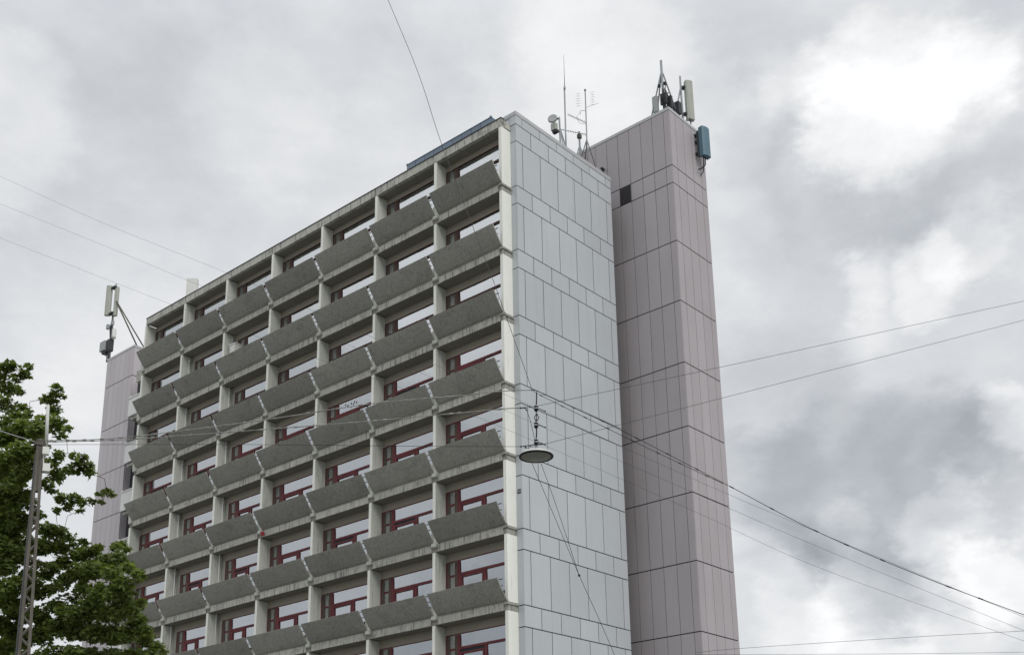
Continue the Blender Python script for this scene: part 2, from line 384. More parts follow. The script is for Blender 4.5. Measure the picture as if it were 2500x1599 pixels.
# windows
def frame_mesh(strip, ajar=0):
    a = MB(); yl = WB-.178-(.30 if strip == 1 else 0); yr = -.005; x0, x1 = XW-.008, XW+.07; zt, zb = (-.17 if strip == 2 else -.33), -1.97
    def v(ya, yb, za, zc, xx=x0): a.box((xx, ya, za), (x1, yb, zc))
    v(yr, yl, zt-.035, zt); v(yr, yl, zb, zb+.06)
    v(yl-.05, yl, zb+.06, zt-.05); v(yr, yr+.05, zb+.06, zt-.05)
    m1 = yl-.75; v(m1, m1+.13, zb+.06, zt-.05, x0-.012); nb0 = len(a.f)
    v(yl-.20, yl-.05, zb+.06, zt-.05, x0+.01); v(m1+.13, m1+.29, zb+.06, zt-.05, x0+.01); nb1 = len(a.f)
    v(yr+.05, m1, -.935, -.84, x0-.012); v(m1+.29, yl-.20, -.93, -.86, x0+.004)
    m2 = 1.39; v(m2, m2+.115, zb+.06, -.945, x0-.006)
    # opening sash in the lower pane beside the mullion
    sy0, sy1, sz0, sz1 = m2+.125, m1-.01, zb+.07, -.955-(.09 if ajar else 0)
    v(sy0, sy1, sz1-.07, sz1, x0-.02); v(sy0, sy0+.07, sz0, sz1-.07, x0-.02); v(sy1-.08, sy1, sz0, sz1-.07, x0-.02)
    if ajar: a.box((XW+.002, m2+.13, -1.03-.025*ajar), (XW+.012, m1-.02, -.946))  # dark strip painted in for the shaded gap above the sash
    nj = len(a.f)
    if strip == 1: a.box((XW+.001, yl+.003, -1.98), (XW+.15, yl+.30, -.331))
    me = a.mesh('window', [K['red'] if not strip == 2 and tonek else K['brown'], K['wallc'], K['joint'], K['brown2']])
    if ajar:
        for p in me.polygons[nj-6:nj]: p.material_index = 2
    for p in me.polygons[nb0:nb1]: p.material_index = 3
    if strip == 1:
        for p in me.polygons[-6:]: p.material_index = 1
    return me
def pane_mesh(strip):
    a = MB(); yl = WB-.178-(.30 if strip == 1 else 0)
    zt = -.19 if strip == 2 else -.36; a.prism([(XW+.045, -1.93), (XW+.053, -1.93), (XW+.021, zt), (XW+.013, zt)], 1, .02, yl-.03); return a.mesh('pane', K['glass'])
def curtain_mesh(ya, yb, zt, zb, m):
    a = MB(); n = max(4, int((yb-ya)/.05)); x = XW+.12
    P = [(x+.025*math.sin(j*1.9)+.012*math.sin(j*.7), ya+(yb-ya)*j/n) for j in range(n+1)]
    for j in range(n): a.poly([(P[j][0], P[j][1], zb), (P[j+1][0], P[j+1][1], zb), (P[j+1][0], P[j+1][1], zt), (P[j][0], P[j][1], zt)])
    return a.mesh('curtain', m)
FM = {}
for tonek in (0, 1):
    for s_ in (0, 1, 2):
        for j_ in (0, 1, 2): FM[(s_, j_, tonek)] = frame_mesh(s_, j_)
KEY = None; PM = {s: pane_mesh(s) for s in (0, 1, 2)}
CM = [curtain_mesh(.05, 1.35, -.36, -1.9, K['curtain']), curtain_mesh(1.9, 2.85, -.36, -1.9, K['curtain']), curtain_mesh(.05, 2.8, -.36, -1.9, K['curtain']),
      curtain_mesh(.1, .8, -.36, -1.9, K['blind']), curtain_mesh(1.2, 2.3, -.36, -1.2, K['curtain']), curtain_mesh(2.4, 3.3, -.36, -1.9, K['blind'])]
wantc = {(0, 0): 2, (0, 2): 2, (0, 3): 0, (0, 4): 2, (0, 5): 2, (1, 6): 4, (2, 3): 2, (2, 6): 2, (3, 6): 1, (1, 3): 0, (1, 4): 2, (2, 4): 2, (3, 2): 1}
for k in range(NR):
    for i in range(NB):
        st = 2 if k == 0 else 1 if i in (4, 5) else 0
        w = bcopy('window', FM[(st, random.choice([0, 0, 1, 2]) if k > 2 else 0, 1 if k > 2 else 0)], (0, WB*i, -H*k)); bcopy('pane', PM[st], (0, 0, 0), w)
        c = wantc.get((i, k), random.choice([-1, -1, 0, 1, 2, 3, 4, 5, 2] if k > 4 else [2, 2, 2, 0, 1, 4, 2, 5, -1]))
        if c >= 0: bcopy('curtain', CM[c], (0, 0, 0), w)
# rooms behind: cross walls and a back wall
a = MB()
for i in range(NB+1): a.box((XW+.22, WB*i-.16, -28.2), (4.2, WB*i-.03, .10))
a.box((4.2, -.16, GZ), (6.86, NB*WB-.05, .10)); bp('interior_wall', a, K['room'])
# drain pipes beside two of the columns
a = MB()
for i in (5, 6):
    a.tube([(.40, WB*i-.235, -28), (.40, WB*i-.235, -2.9)], .033, 8)
    for k in range(1, NR): a.tube([(.40, WB*i-.235, -H*k-.34), (.40, WB*i-.235, -H*k-.25)], .048, 8)
bp('drain_pipe', a, K['white'], True)
# base storey
a = MB(); a.box((.3, -.15, GZ), (4.2, NB*WB-.05, -28.2)); bp('base_wall', a, K['wallc'])
a = MB(); a.box((.55, -.40, .35), (6.85, NB*WB-.2, .44)); bp('roof_surface', a, K['roof'])

# gable end, grey cladding: real panels with open joints over a dark backing
GX, GY, GR = .54, -.452, 6.88
gap = .019
a = MB(); a.box((GX+.03, GY+.03, GZ), (GR-.03, -.155, .36)); bp('gable_backing', a, K['joint'])
a = MB()
za = lambda k: .335-2.817*k
zb_ = lambda k: -.450-2.817*k
def tn(): return random.uniform(.95, 1.04)
def row(zlo, zhi, xs):
    for x0_, x1_ in zip(xs[:-1], xs[1:]): a.box((x0_+gap, GY, zlo+gap), (x1_-gap, GY+.028, zhi-gap), tn())
    t = tn(); a.box((GX, -.40+.0, zlo+gap), (GX+.028, -.155, zhi-gap), t); 
tall = [GX-gap, .93, 2.035, 3.145, 4.255, 5.37, 6.50, GR+gap]; small = [GX-gap, 1.465, 2.58, 3.70, 4.81, 5.95, GR+gap]
def corner(zlo, zhi): a.box((GX, GY+.0285, zlo+gap), (GX+.028, -.401, zhi-gap), 1.0)
row(.335, .755, tall); corner(.335, .755)
for k in range(10):
    row(zb_(k), za(k), small); corner(zb_(k), za(k)); row(za(k+1), zb_(k), tall); corner(za(k+1), zb_(k))
row(GZ+.05, za(10), tall); corner(GZ+.05, za(10))
bp('gable_cladding', a, K['clad'])
a = MB(); a.box((GX-.012, GY-.012, .757), (GR+.01, GY+.20, .935)); a.box((GX-.012, GY+.20, .757), (GX+.25, .35, .935))
a.box((GX+.25, GY+.20, .757), (GX+.28, GY+.201, .9)); bp('gable_coping', a, K['cap'])
a = MB(); a.box((GX+.02, GY+.03, .36), (GX+.2, .33, .755)); a.box((GX+.2, GY+.03, .36), (GR-.02, GY+.18, .755)); bp('gable_parapet', a, K['clad'])
# slab ends showing past the gable's far edge
a = MB()
for k in range(10): a.box((GR-.02, GY+.10, zb_(k)-.42), (GR+.14, .5, zb_(k)+.0))
bp('slab_end', a, K['fascia'])
a = MB(); a.box((GR-.05, .35, GZ), (7.73, 2.0, .30)); bp('recess_wall', a, K['joint'])

# ------------------------------------------------------------------ the two clad towers
def tower(x0, x1, y0, y1, ztop, zcap, joints, vx, vy, mats, name, mat2=None):
    """y0 is the near (-y) face, x0 the facade-side face"""
    core = MB(); core.box((x0+.03, y0+.03, GZ), (x1-.03, y1-.03, ztop-.01)); c = bp(name, core, K['joint'])
    g_ = .011
    zz = [ztop] + joints + [GZ]
    l_ = MB(); r_ = MB()
    for zhi, zlo in zip(zz[:-1], zz[1:]):
        for p, q in zip(vy[:-1], vy[1:]): l_.box((x0, p+g_, zlo+g_*2), (x0+.028, q-g_, zhi-g_*2), tn())
        for p, q in zip(vx[:-1], vx[1:]): r_.box((p+g_, y0, zlo+g_*2), (q-g_, y0+.028, zhi-g_*2), tn())
        r_.box((x1-.028, y0+.0285, zlo+g_*1.4), (x1, y1, zhi-g_*1.4), 1)
        l_.box((x0+.0285, y1-.028, zlo+g_*1.4), (x1-.0285, y1, zhi-g_*1.4), 1)
    for nm, mb in (('side_cladding', l_), ('end_cladding', r_)):
        o = mb.build(nm, mats); o.parent = c
    k_ = MB(); k_.box((x0-.012, y0-.012, ztop), (x1+.012, y1+.012, zcap)); o = k_.build('coping', K['cap']); o.parent = c
    return c
TX, TY = 7.728, -3.141
vy = [TY-.008, -2.83, -2.215, -1.59, -.955, -.34, .28, .90, 1.52, 2.14, 2.76, 3.38, 4.0]
vx = [TX+.028, 8.19, 8.82, 9.456, 10.10, 10.52]
stair = tower(TX, 10.513, TY, 4.0, 3.565, 3.71, [.79]+[-.08-2.8*k for k in range(11)], vx, vy, K['mauve'], 'stair_tower')
a = MB(); a.box((TX-.004, -.94, -.07), (TX+.02, -.352, .775))
gr = a.build('ventilation_grille', K['grille']); gr.parent = stair
a = MB()
for q in range(14): a.box((TX-.012, -.93, -.05+q*.058), (TX-.0045, -.362, -.03+q*.058))
s_ = a.build('slats', K['dark']); s_.parent = gr
XL, YC, YE = 2.883, 31.467, 34.463
vyl = [YC-.008, 31.885, 32.39, 32.93, 33.48, 33.98, YE+.008]
vxl = [XL+.028, 3.45, 3.95, 4.45, 4.95, 5.5]
ltower = tower(XL, 5.5, YC, YE, 1.845, 1.985, [.045-2.8*k for k in range(11)], vxl, vyl, K['mauve2'], 'end_tower')
# link between slab and end tower: white loggia parapets over dark glazed recesses
rec = MB()
rec.box((3.3, 25.5, GZ), (3.4, 31.5, -.3)); rec.box((6, 25.4, GZ), (6.1, 31.6, -.3))
for k in range(10):
    zt = -1.82-2.84*k; par = MB(); a = MB()
    par.box((2.38, 25.6, zt-1.15), (2.46, 30.68, zt-.06)); par.box((2.34, 25.6, zt-.06), (2.50, 30.72, zt)); par.box((2.46, 30.60, zt-1.15), (2.95, 30.68, zt-.06))
    par.box((2.37, 30.56, zt), (2.43, 30.62, zt+.12))
    a.box((2.52, 25.6, zt-1.34), (3.28, 30.6, zt-1.17))
    rec.box((2.65, 25.55, zt-1.15), (2.70, 28.8, zt+1.5))
    bp('link_slab', a, K['fascia']); bp('link_parapet', par, K['wparapet'])
a = MB(); a.prism([(29.2, -1.02), (30.05, -1.02), (30.12, -.34), (29.2, -.34)], 0, 2.38, 2.6); bp('link_beam', a, K['fascia'])
bp('link_glazing', rec, K['dark'])

# rooftop plant room in blue-grey sheet
a = MB(); ys = np.linspace(2.375, 7.61, 10)
for p, q in zip(ys[:-1], ys[1:]): a.box((2.2, p+.012, .44), (2.23, q-.012, 2.90), random.uniform(.9, 1.12))
for p, q in ((2.25, 3.3), (3.32, 4.4)): a.box((p, 2.36, .44), (q, 2.374, 2.90), 1.05)
a.box((2.231, 2.3745, .44), (4.4, 7.6, 2.88)); a.box((2.18, 2.35, 2.90), (4.43, 7.63, 2.935)); a.box((2.19, 7.57, 2.936), (2.28, 7.62, 2.99)); a.box((2.19, 2.36, 2.936), (2.28, 2.44, 3.0))
bp('roof_plant_room', a, K['pent'])
# strip light under the balcony of the second storey, bracket sign and small fixture
a = MB(); a.box((.60, 12.30, -3.06), (.66, 14.25, -3.0)); a.box((.61, 12.40, -3.085), (.65, 14.15, -3.061)); bp('strip_light', a, K['tube'])
a = MB(); a.box((GX-.012, -.375, -15.22), (GX-.001, -.215, -15.06)); sg = bp('small_sign', a, K['dark'])
a = MB(); a.box((GX-.015, -.36, -15.17), (GX-.0125, -.31, -15.11)); a.box((GX-.015, -.285, -15.165), (GX-.0125, -.235, -15.115))
o = a.build('sign_marking', K['box']); o.parent = sg
a = MB(); a.box((TX-.16, .44, 2.10), (TX-.001, .52, 2.16)); a.box((TX-.20, .42, 2.16), (TX-.001, .54, 2.19)); bp('wall_fixture', a, K['dark'])

# ------------------------------------------------------------------ things on balconies
c = thing('storage_cabinet', 'white box standing on a left upper balcony beside the drain pipe', 'cabinet', loc=(.4, 17.6, -5.4))
a = MB(); a.box((.18, 17.40, -5.39), (.60, 17.82, -3.53)); part('body', a, K['white'], c)
a = MB(); a.box((.15, 17.37, -3.53), (.63, 17.85, -3.48)); part('lid', a, K['white'], c)
a = MB()
pts = [un(635, 1298, 0, -.12), un(644, 1297, 0, -.12), un(645, 1302, 0, -.12), un(639, 1309, 0, -.12), un(637, 1303, 0, -.12)]
a.poly(pts); a.poly([p + Vector((.03, .01, 0)) for p in reversed(pts)])
for j in range(5): a.poly([pts[j], pts[j]+Vector((.03, .01, 0)), pts[(j+1) % 5]+Vector((.03, .01, 0)), pts[(j+1) % 5]])
tag(a.build('cloth', K['redcloth']), 'bright red cloth hanging at a joint between two balcony fronts', 'cloth')
def ball(name, lab, y, z, r, cat='lamp'):
    a = MB(); a.lathe((XW+.24, y, z), [(r*math.sin(t*math.pi/8)+1e-4, -r*math.cos(t*math.pi/8)) for t in range(9)], 14)
    a.tube([(XW+.24, y, z+r), (XW+.24, y, z+r+.6)], .008, 5)
    return tag(a.build(name, K['cerw'], None, True), lab, cat)
gp = un(980, 1457, 0, XW+.05); ball('globe_lamp', 'round white lamp behind glass of the third window column, near picture bottom', gp.y, gp.z, .09)
gp = un(1147, 1393, 0, XW+.05); ball('globe_lamp', 'round white lamp behind glass in the rightmost window column', gp.y, gp.z, .055)

a = MB()
for (px, py, w_) in ((844, 988, .05), (852, 991, .035), (858, 984, .055), (866, 980, .05), (892, 989, .045)):
    p = un(px, py, 0, XW-.04)
    for q in (-1, 1): a.poly([p, p+Vector((-.01, q*w_*.9, .035)), p+Vector((0, q*w_*.7, -.02))]); 
    a.lathe(p+Vector((0, 0, -.03)), [(.001, .05), (.022, .02), (.018, -.02), (.001, -.04)], 8)
    a.tube([p, p+Vector((0, 0, .08))], .003, 4)
tag(a.build('hanging_ornament', K['rim']), 'row of small black bird shapes hung before a pale fourth floor window', 'ornament')
# ------------------------------------------------------------------ rooftop aerials
def V(*a): return Vector(a)
def panel_ant(mb, c, w, d, h, yaw, tilt=0, tone=1):
    ux = V(math.cos(yaw), math.sin(yaw), 0); uz = V(0, 0, 1); uy = uz.cross(ux)
    pr = []
    for j in range(7): pr.append((-w/2+w*j/6, -d/2-.25*d*math.sin(math.pi*j/6)))
    pr += [(w/2, d/2), (-w/2, d/2)]
    n = len(mb.v); k = len(pr)
    for z in (-h/2, h/2):
        for (p, q) in pr: mb.v.append(tuple(V(*c)+ux*p+uy*q+uz*z))
    mb.f.append(tuple(n+i for i in range(k))); mb.f.append(tuple(n+k+i for i in reversed(range(k)))); mb.t += [1, 1]
    for i in range(k):
        j = (i+1) % k; mb.f.append((n+i, n+j, n+k+j, n+k+i)); mb.t.append(1)
TZ = 3.71
# mast with tripod on the near corner of the stair tower
r = thing('tripod_mast', 'grey steel tripod mast crowded with radio boxes on the right tower corner', 'antenna mast', loc=(8.2, -2.62, TZ))
a = MB(); a.tube([(8.2, -2.62, TZ), (8.2, -2.60, 6.66)], .055, 10); part('pole', a, K['steel'], r, True)
for (lx, ly) in ((7.85, -2.15), (8.9, -2.95), (8.55, -1.9)):
    a = MB(); a.tube([(8.2, -2.61, 6.02), (8.2+(lx-8.2)*.08, -2.61+(ly+2.61)*.08, 5.97), (lx, ly, TZ)], .032, 8); part('leg', a, K['steel'], r, True)
a = MB(); a.box((8.02, -2.86, 4.25), (8.12, -2.55, 4.8)); a.box((8.28, -2.95, 4.1), (8.42, -2.72, 4.72)); part('radio_unit', a, K['dark'], r)
a = MB(); a.box((7.90, -2.45, 3.95), (8.05, -2.20, 4.75)); part('radio_unit', a, K['box'], r)
a = MB(); a.box((8.72, -3.05, 4.0), (8.95, -2.72, 4.62)); part('radio_unit', a, K['dark'], r)
a = MB()
for q in range(9): a.tube([(8.2+random.uniform(-.2, .25), -2.65+random.uniform(-.2, .15), 4.9+random.uniform(-.1, .35)), (8.2+random.uniform(-.3, .35), -2.75+random.uniform(-.15, .15), 4.5), (8.2+random.uniform(-.2, .3), -2.7+random.uniform(-.2, .2), TZ)], .022, 5)
for q in range(6):
    x, y, z = 8.2+random.uniform(-.25, .25), -2.65+random.uniform(-.2, .15), random.uniform(4.5, 5.35); a.box((x-.05, y-.05, z-.06), (x+.05, y+.05, z+.06))
part('cable_bundle', a, K['cable'], r)
# pole with a tall sector panel
r = thing('sector_antenna', 'tall stained grey green sector panel on a leaning strut pole atop the right tower', 'antenna', loc=(9.43, -2.8, TZ))
a = MB(); a.tube([(9.43, -2.80, TZ), (9.42, -2.80, 6.42)], .045, 10); part('pole', a, K['steel'], r, True)
a = MB(); a.tube([(9.42, -2.80, 5.85), (9.0, -2.55, TZ)], .035, 8); part('strut', a, K['steel'], r, True)
a = MB(); panel_ant(a, (9.66, -3.05, 5.10), .35, .18, 2.05, R_(-32)); part('panel', a, K['radome'], r)
a = MB()
for q in range(5): a.tube([(9.52+q*.07, -3.1+q*.03, 4.10), (9.52+q*.07, -3.1+q*.03, 3.98)], .024, 6)
a.box((9.42, -2.98, 5.75), (9.60, -2.80, 5.86)); a.box((9.42, -2.98, 4.35), (9.60, -2.80, 4.45))
part('bracket', a, K['dark'], r)
# blue-grey panel on the end face
r = thing('blue_panel_antenna', 'blue grey panel antenna bolted to the outer edge of the right tower', 'antenna', loc=(9.9, -3.15, 2.0))
a = MB(); panel_ant(a, (9.90, -3.54, 2.80), .48, .22, 1.48, R_(-12)); part('panel', a, K['blue'], r)
a = MB()
for zz in (2.3, 2.9, 3.25): a.box((9.72, -3.42, zz), (9.95, -3.142, zz+.08))
a.box((9.68, -3.36, 2.1), (9.80, -3.28, 3.4)); part('bracket', a, K['dark'], r)
a = MB(); a.tube([(9.95, -3.5, 2.06), (10.0, -3.45, 1.75), (9.85, -3.35, 1.55), (9.7, -3.25, 1.45)], .03, 6); a.tube([(9.8, -3.5, 2.06), (9.95, -3.4, 1.85), (10.05, -3.3, 1.5), (9.95, -3.2, 1.3)], .022, 6)
part('cable', a, K['cable'], r)
RZ = .44
# whip aerial
r = thing('whip_antenna', 'very tall thin whip aerial rising from the roof between dish and aerial mast', 'antenna', loc=(5.0, .50, RZ))
a = MB(); a.tube([(5, .50, RZ), (5, .47, 4.9)], .034, 8); part('pole', a, K['steel'], r, True)
a = MB(); a.tube([(5, .47, 4.9), (5, .457, 5.05)], .045, 8); a.tube([(5, .457, 5.05), (5, .45, 6.72)], [.018, .009], 6); part('whip', a, K['steel'], r, True)
# aerial mast with yagis
r = thing('aerial_mast', 'slim roof mast carrying several comb shaped television aerials', 'antenna mast', loc=(6.2, .242, RZ))
a = MB(); a.tube([(6.2, .242, RZ), (6.2, .225, 5.40)], .028, 8); a.lathe((6.2, .225, 5.40), [(.05, 0), (.05, .06), (.001, .08)], 8); part('pole', a, K['steel'], r, True)
for (lx, ly) in ((6.6, -.2), (5.7, .75), (6.5, .8)):
    a = MB(); a.tube([(6.2, .24, 2.85), (lx, ly, RZ)], .022, 6); part('leg', a, K['mast'], r, True)
def yagi(p, d, n, el, up=(0, 0, 1)):
    a = MB(); p = V(*p); d = V(*d); a.tube([p, p+d], .014, 5); u = d.normalized().cross(V(*up)).normalized()
    for j in range(n):
        c_ = p+d*(j+.6)/n; L_ = el*(1-.25*j/n)/2; a.tube([c_-u*L_, c_+u*L_], .007, 4)
    part('yagi_aerial', a, K['steel'], r)
yagi((6.2, .24, 3.72), (-.35, .75, .62), 9, .30)
yagi((6.2, .24, 3.10), (-.55, 1.05, .50), 11, .24)
a = MB()
for q in range(6):
    for s in (-1, 1): a.tube([(6.2+s*.12, .23-s*.18, 4.62+q*.13), (6.2+s*.24, .23-s*.36, 4.64+q*.13)], .006, 4)
for s in (-1, 1): a.tube([(6.2+s*.18, .23-s*.27, 4.6), (6.2+s*.18, .23-s*.27, 5.3)], .005, 4)
a.tube([(6.2, .23, 4.50), (6.35, -.40, 4.52)], .008, 4); a.tube([(6.2, .23, 4.33), (6.1, .45, 4.42), (6.1, .48, 4.2)], .012, 5); part('dipole_array', a, K['steel'], r)
a = MB(); a.tube([(6.05, .42, 4.33), (6.02, .62, 4.1), (6.1, .55, 3.8), (6.18, .28, 3.65)], .007, 4); part('cable', a, K['cable2'], r)
# short tripod
r = thing('short_tripod', 'short grey tripod stand on the roof left of the aerial mast', 'antenna mast', loc=(6.2, .645, RZ))
a = MB(); a.tube([(6.2, .645, RZ), (6.2, .645, 3.45)], .045, 8); part('pole', a, K['steel'], r, True)
for (lx, ly) in ((5.8, 1.15), (6.75, .2), (6.6, 1.0)):
    a = MB(); a.tube([(6.2, .645, 2.75), (lx, ly, RZ)], .026, 6); part('leg', a, K['steel'], r, True)
a = MB(); a.box((6.12, .57, 3.10), (6.28, .72, 3.30)); part('clamp', a, K['mast'], r)
# dish
r = thing('microwave_dish', 'small round microwave dish with a radio box on a roof stand', 'antenna', loc=(4.0, .0, RZ))
a = MB(); a.tube([(4, -.01, RZ), (4, .03, 2.72)], .04, 8); part('pole', a, K['steel'], r, True)
for (lx, ly) in ((4.45, -.20), (4.1, -.22)):
    a = MB(); a.tube([(4, .02, 2.25), (lx, ly, RZ)], .03, 6); part('leg', a, K['steel'], r, True)
a = MB(); a.lathe((0, 0, 0), [(.001, .035), (.12, .045), (.20, .05), (.215, .03), (.215, -.03), (.12, -.10), (.06, -.16), (.001, -.16)], 20)
o = part('dish', a, K['box'], r, False); 
q_ = V(-.75, -.35, .15).normalized().to_track_quat('Z', 'Y'); o.rotation_mode = 'QUATERNION'; o.rotation_quaternion = q_; o.location = V(4.0-.12, .30, 2.72)-r.location
a = MB(); a.box((3.78, .10, 2.08), (3.96, .34, 2.42)); part('radio_unit', a, K['radome'], r)
a = MB(); a.box((3.82, .05, 1.96), (3.98, .30, 2.08)); a.tube([(4, .03, 2.66), (3.92, .22, 2.66)], .035, 6); part('bracket', a, K['dark'], r)
# white vertical box seen over the roof edge
r = thing('white_roof_box', 'plain white upright box peeping over the roof edge at left', 'antenna', loc=(1.15, 22.85, RZ))
a = MB(); a.obox((1.05, 22.85, 1.6), V(.7, -.72, 0), V(.72, .7, 0), V(0, 0, 1), (.29, .13, .72)); part('body', a, K['white'], r); a = MB(); a.tube([(1.1, 22.9, RZ), (1.1, 22.9, .9)], .04, 8); part('pole', a, K['steel'], r)
# end tower aerial
LZ = 1.985
r = thing('left_sector_antenna', 'white sector panels with radio boxes on the far left tower, braced by a long strut', 'antenna', loc=(3.3, 34.85, LZ))
hx = 3.15
a = MB(); a.tube([(hx, 34.72, LZ), (hx, 34.72, 7.28)], .05, 8); part('pole', a, K['steel'], r, True)
a = MB(); panel_ant(a, (2.98, 35.15, 6.20), .34, .18, 2.02, R_(-45)); part('panel', a, K['radome'], r)
a = MB(); panel_ant(a, (3.20, 34.62, 6.05), .24, .16, 1.95, R_(-45)); part('panel', a, K['radome'], r)
a = MB(); a.tube([(hx, 34.7, 6.25), (3.3, 31.7, 1.9)], .045, 6); part('strut', a, K['mast'], r, True)
a = MB(); a.tube([(hx, 34.7, 6.25), (3.6, 31.5, 1.95)], .04, 6); part('strut', a, K['mast'], r, True)
a = MB(); a.lathe((3.1, 34.35, 3.75), [(.001, -.32), (.12, -.32), (.13, -.2), (.13, .25), (.09, .33), (.001, .36)], 12); part('canister', a, K['white'], r, True)
a = MB(); a.box((2.95, 34.95, 4.25), (3.1, 35.12, 4.55)); a.box((2.98, 34.42, 4.35), (3.1, 34.58, 4.62)); part('radio_unit', a, K['box'], r)
a = MB(); a.box((2.85, 34.95, 2.80), (3.10, 35.50, 3.42)); part('cabinet', a, K['box'], r)
a = MB(); a.box((2.95, 34.50, 2.66), (3.22, 34.94, 3.44)); a.box((2.9, 34.9, 2.6), (3.2, 35.3, 2.75))
for q in range(6): a.tube([(3.0+random.uniform(-.1, .1), 34.8+random.uniform(-.3, .3), 2.7), (3.0+random.uniform(-.1, .1), 34.7+random.uniform(-.3, .3), 2.3), (3.05+random.uniform(-.1, .1), 34.7+random.uniform(-.2, .2), LZ)], .03, 5)
for q in range(5): a.tube([(hx+random.uniform(-.1, .05), 34.75+random.uniform(-.1, .15), 5.2), (hx-.08, 34.75+random.uniform(-.15, .15), 4.3), (hx-.05, 34.78, 3.5)], .025, 5)
a.box((2.95, 34.6, 5.2), (3.2, 35.0, 5.3)); a.box((2.95, 34.55, 6.95), (3.2, 34.95, 7.05)); part('cable_bundle', a, K['dark'], r)

# ------------------------------------------------------------------ street mast
mt, mb_ = at(98, 1090, 19), at(57, 1599, 19.0)
Pt = V(mt.x, mt.y, mt.z)
dz = mt.z-GZ
# the mast leans slightly; base on the ground
lean = R2*.0262
Pb = V(Pt.x, Pt.y, GZ) + lean*dz
r = thing('lattice_mast', 'tapering riveted steel lattice mast with overhead wires tied to its head', 'mast', loc=tuple(Pb))
uA = V(R2.x, R2.y, 0).normalized(); rotm = Matrix.Rotation(R_(22), 3, 'Z'); uA = rotm @ uA; uB = V(0, 0, 1).cross(uA)
def wid(t): return .052+.0107*t*dz          # half width at t below the top (0 top .. 1 ground)
def mp(t, sa, sb, f=1): return Pt.lerp(Pb, t) + uA*sa*wid(t)*f + uB*sb*wid(t)*f
def chan(mb, sa):
    # a flat-faced channel on the side sa: plate the full depth
    n = 14; w_ = .02
    for j in range(n):
        t0, t1 = j/n, (j+1)/n
        for sb in (-1, 1):
            pass
for sa in (-1, 1):
    a = MB()
    for sb in (-1, 1):
        p0, p1 = mp(0, sa, sb), mp(1, sa, sb)
        d_ = (p1-p0).normalized()
        a.obox((p0+p1)/2 - uA*sa*.02, d_, uA, uB, ((p1-p0).length/2, .022, .007))
        a.obox((p0+p1)/2 - uB*sb*.022, d_, uA, uB, ((p1-p0).length/2, .005, .024))
    part('upright', a, K['mast'], r)
for sb in (-1, 1):
    a = MB(); t = .10; s = 1
    while t < .98:
        step = .017+.010*t; p0, p1 = mp(t, -s, sb, .93), mp(min(t+step, 1), s, sb, .93)
        d_ = (p1-p0).normalized(); a.obox((p0+p1)/2, d_, d_.cross(uB), uB, ((p1-p0).length/2, .011, .004)); t += step; s = -s
    part('lattice_bars', a, K['mast'], r)
for sa in (-1, 1):
    a = MB(); t = .06; s = 1
    while t < .98:
        step = .018+.010*t; p0, p1 = mp(t, sa, -s, .93), mp(min(t+step, 1), sa, s, .93)
        d_ = (p1-p0).normalized(); a.obox((p0+p1)/2, d_, d_.cross(uA), uA, ((p1-p0).length/2, .011, .004)); t += step; s = -s
    part('lattice_bars', a, K['mast'], r)
a = MB(); a.obox(mp(.045, 0, 0), uA, uB, V(0, 0, 1), (.052, .052, .39)); part('head_casing', a, K['mast'], r)
a = MB(); a.obox(Pt+V(0, 0, .03), uA, uB, V(0, 0, 1), (.09, .08, .025)); a.lathe(Pt+V(0, 0, .055), [(.07, 0), (.07, .05), (.04, .07), (.001, .08)], 14); part('head_plate', a, K['mast'], r)
a = MB(); a.tube([Pt+R2*.10+V(0, 0, .0), at(117, 988, 18.95)], .026, 8)
part('antenna_rod', a, K['white'], r, True)
a = MB(); a.obox(at(112, 1101, 18.9), uA, uB, V(0, 0, 1), (.05, .05, .06)); a.obox(at(113, 1143, 18.9), uA, uB, V(0, 0, 1), (.055, .07, .065)); part('junction_box', a, K['white'], r)
a = MB(); a.tube([at(108, 1090, 18.9), at(104, 1155, 18.9)], .012, 6); part('conduit', a, K['white'], r)
a = MB(); a.tube([mp(.02, -1.1, -1.0), mp(.35, -1.25, -1.05), mp(.55, -1.2, -1.05), mp(1, -1.2, -1.05)], .014, 6); part('conduit', a, K['cable2'], r)
a = MB()
for rr in (.35, .62): a.tube([mp(rr, -1.3, -1.1), mp(rr, -1, -1)], .02, 5)
part('clip', a, K['dark'], r)

# ------------------------------------------------------------------ street lamp hung from the wires
LD = 17.0
rimc = at(1309, 1113, LD); RAD = 42.6/FPX*LD
S = 2408/2500
r = thing('street_lamp', 'round white street lamp shade hung from wires by black and white insulators', 'street lamp', loc=tuple(rimc))
a = MB(); a.lathe(rimc, [(RAD*.98, -.005), (RAD*.99, .012), (RAD*.90, .035), (RAD*.70, .055), (RAD*.45, .075), (RAD*.25, .09), (.035, .10), (.03, .12), (.001, .125)], 48); part('shade', a, K['lampt'], r, True)
a = MB(); a.lathe(rimc, [(RAD*.86, -.016), (RAD*.92, -.024), (RAD*.99, -.018), (RAD*1.0, -.002), (RAD*.97, .006), (RAD*.86, -.004)], 48); part('rim', a, K['rim'], r, True)
a = MB(); a.lathe(rimc, [(RAD*.89, -.014), (RAD*.6, -.030), (RAD*.3, -.037), (.001, -.039)], 48); part('diffuser', a, K['lampg'], r, True)
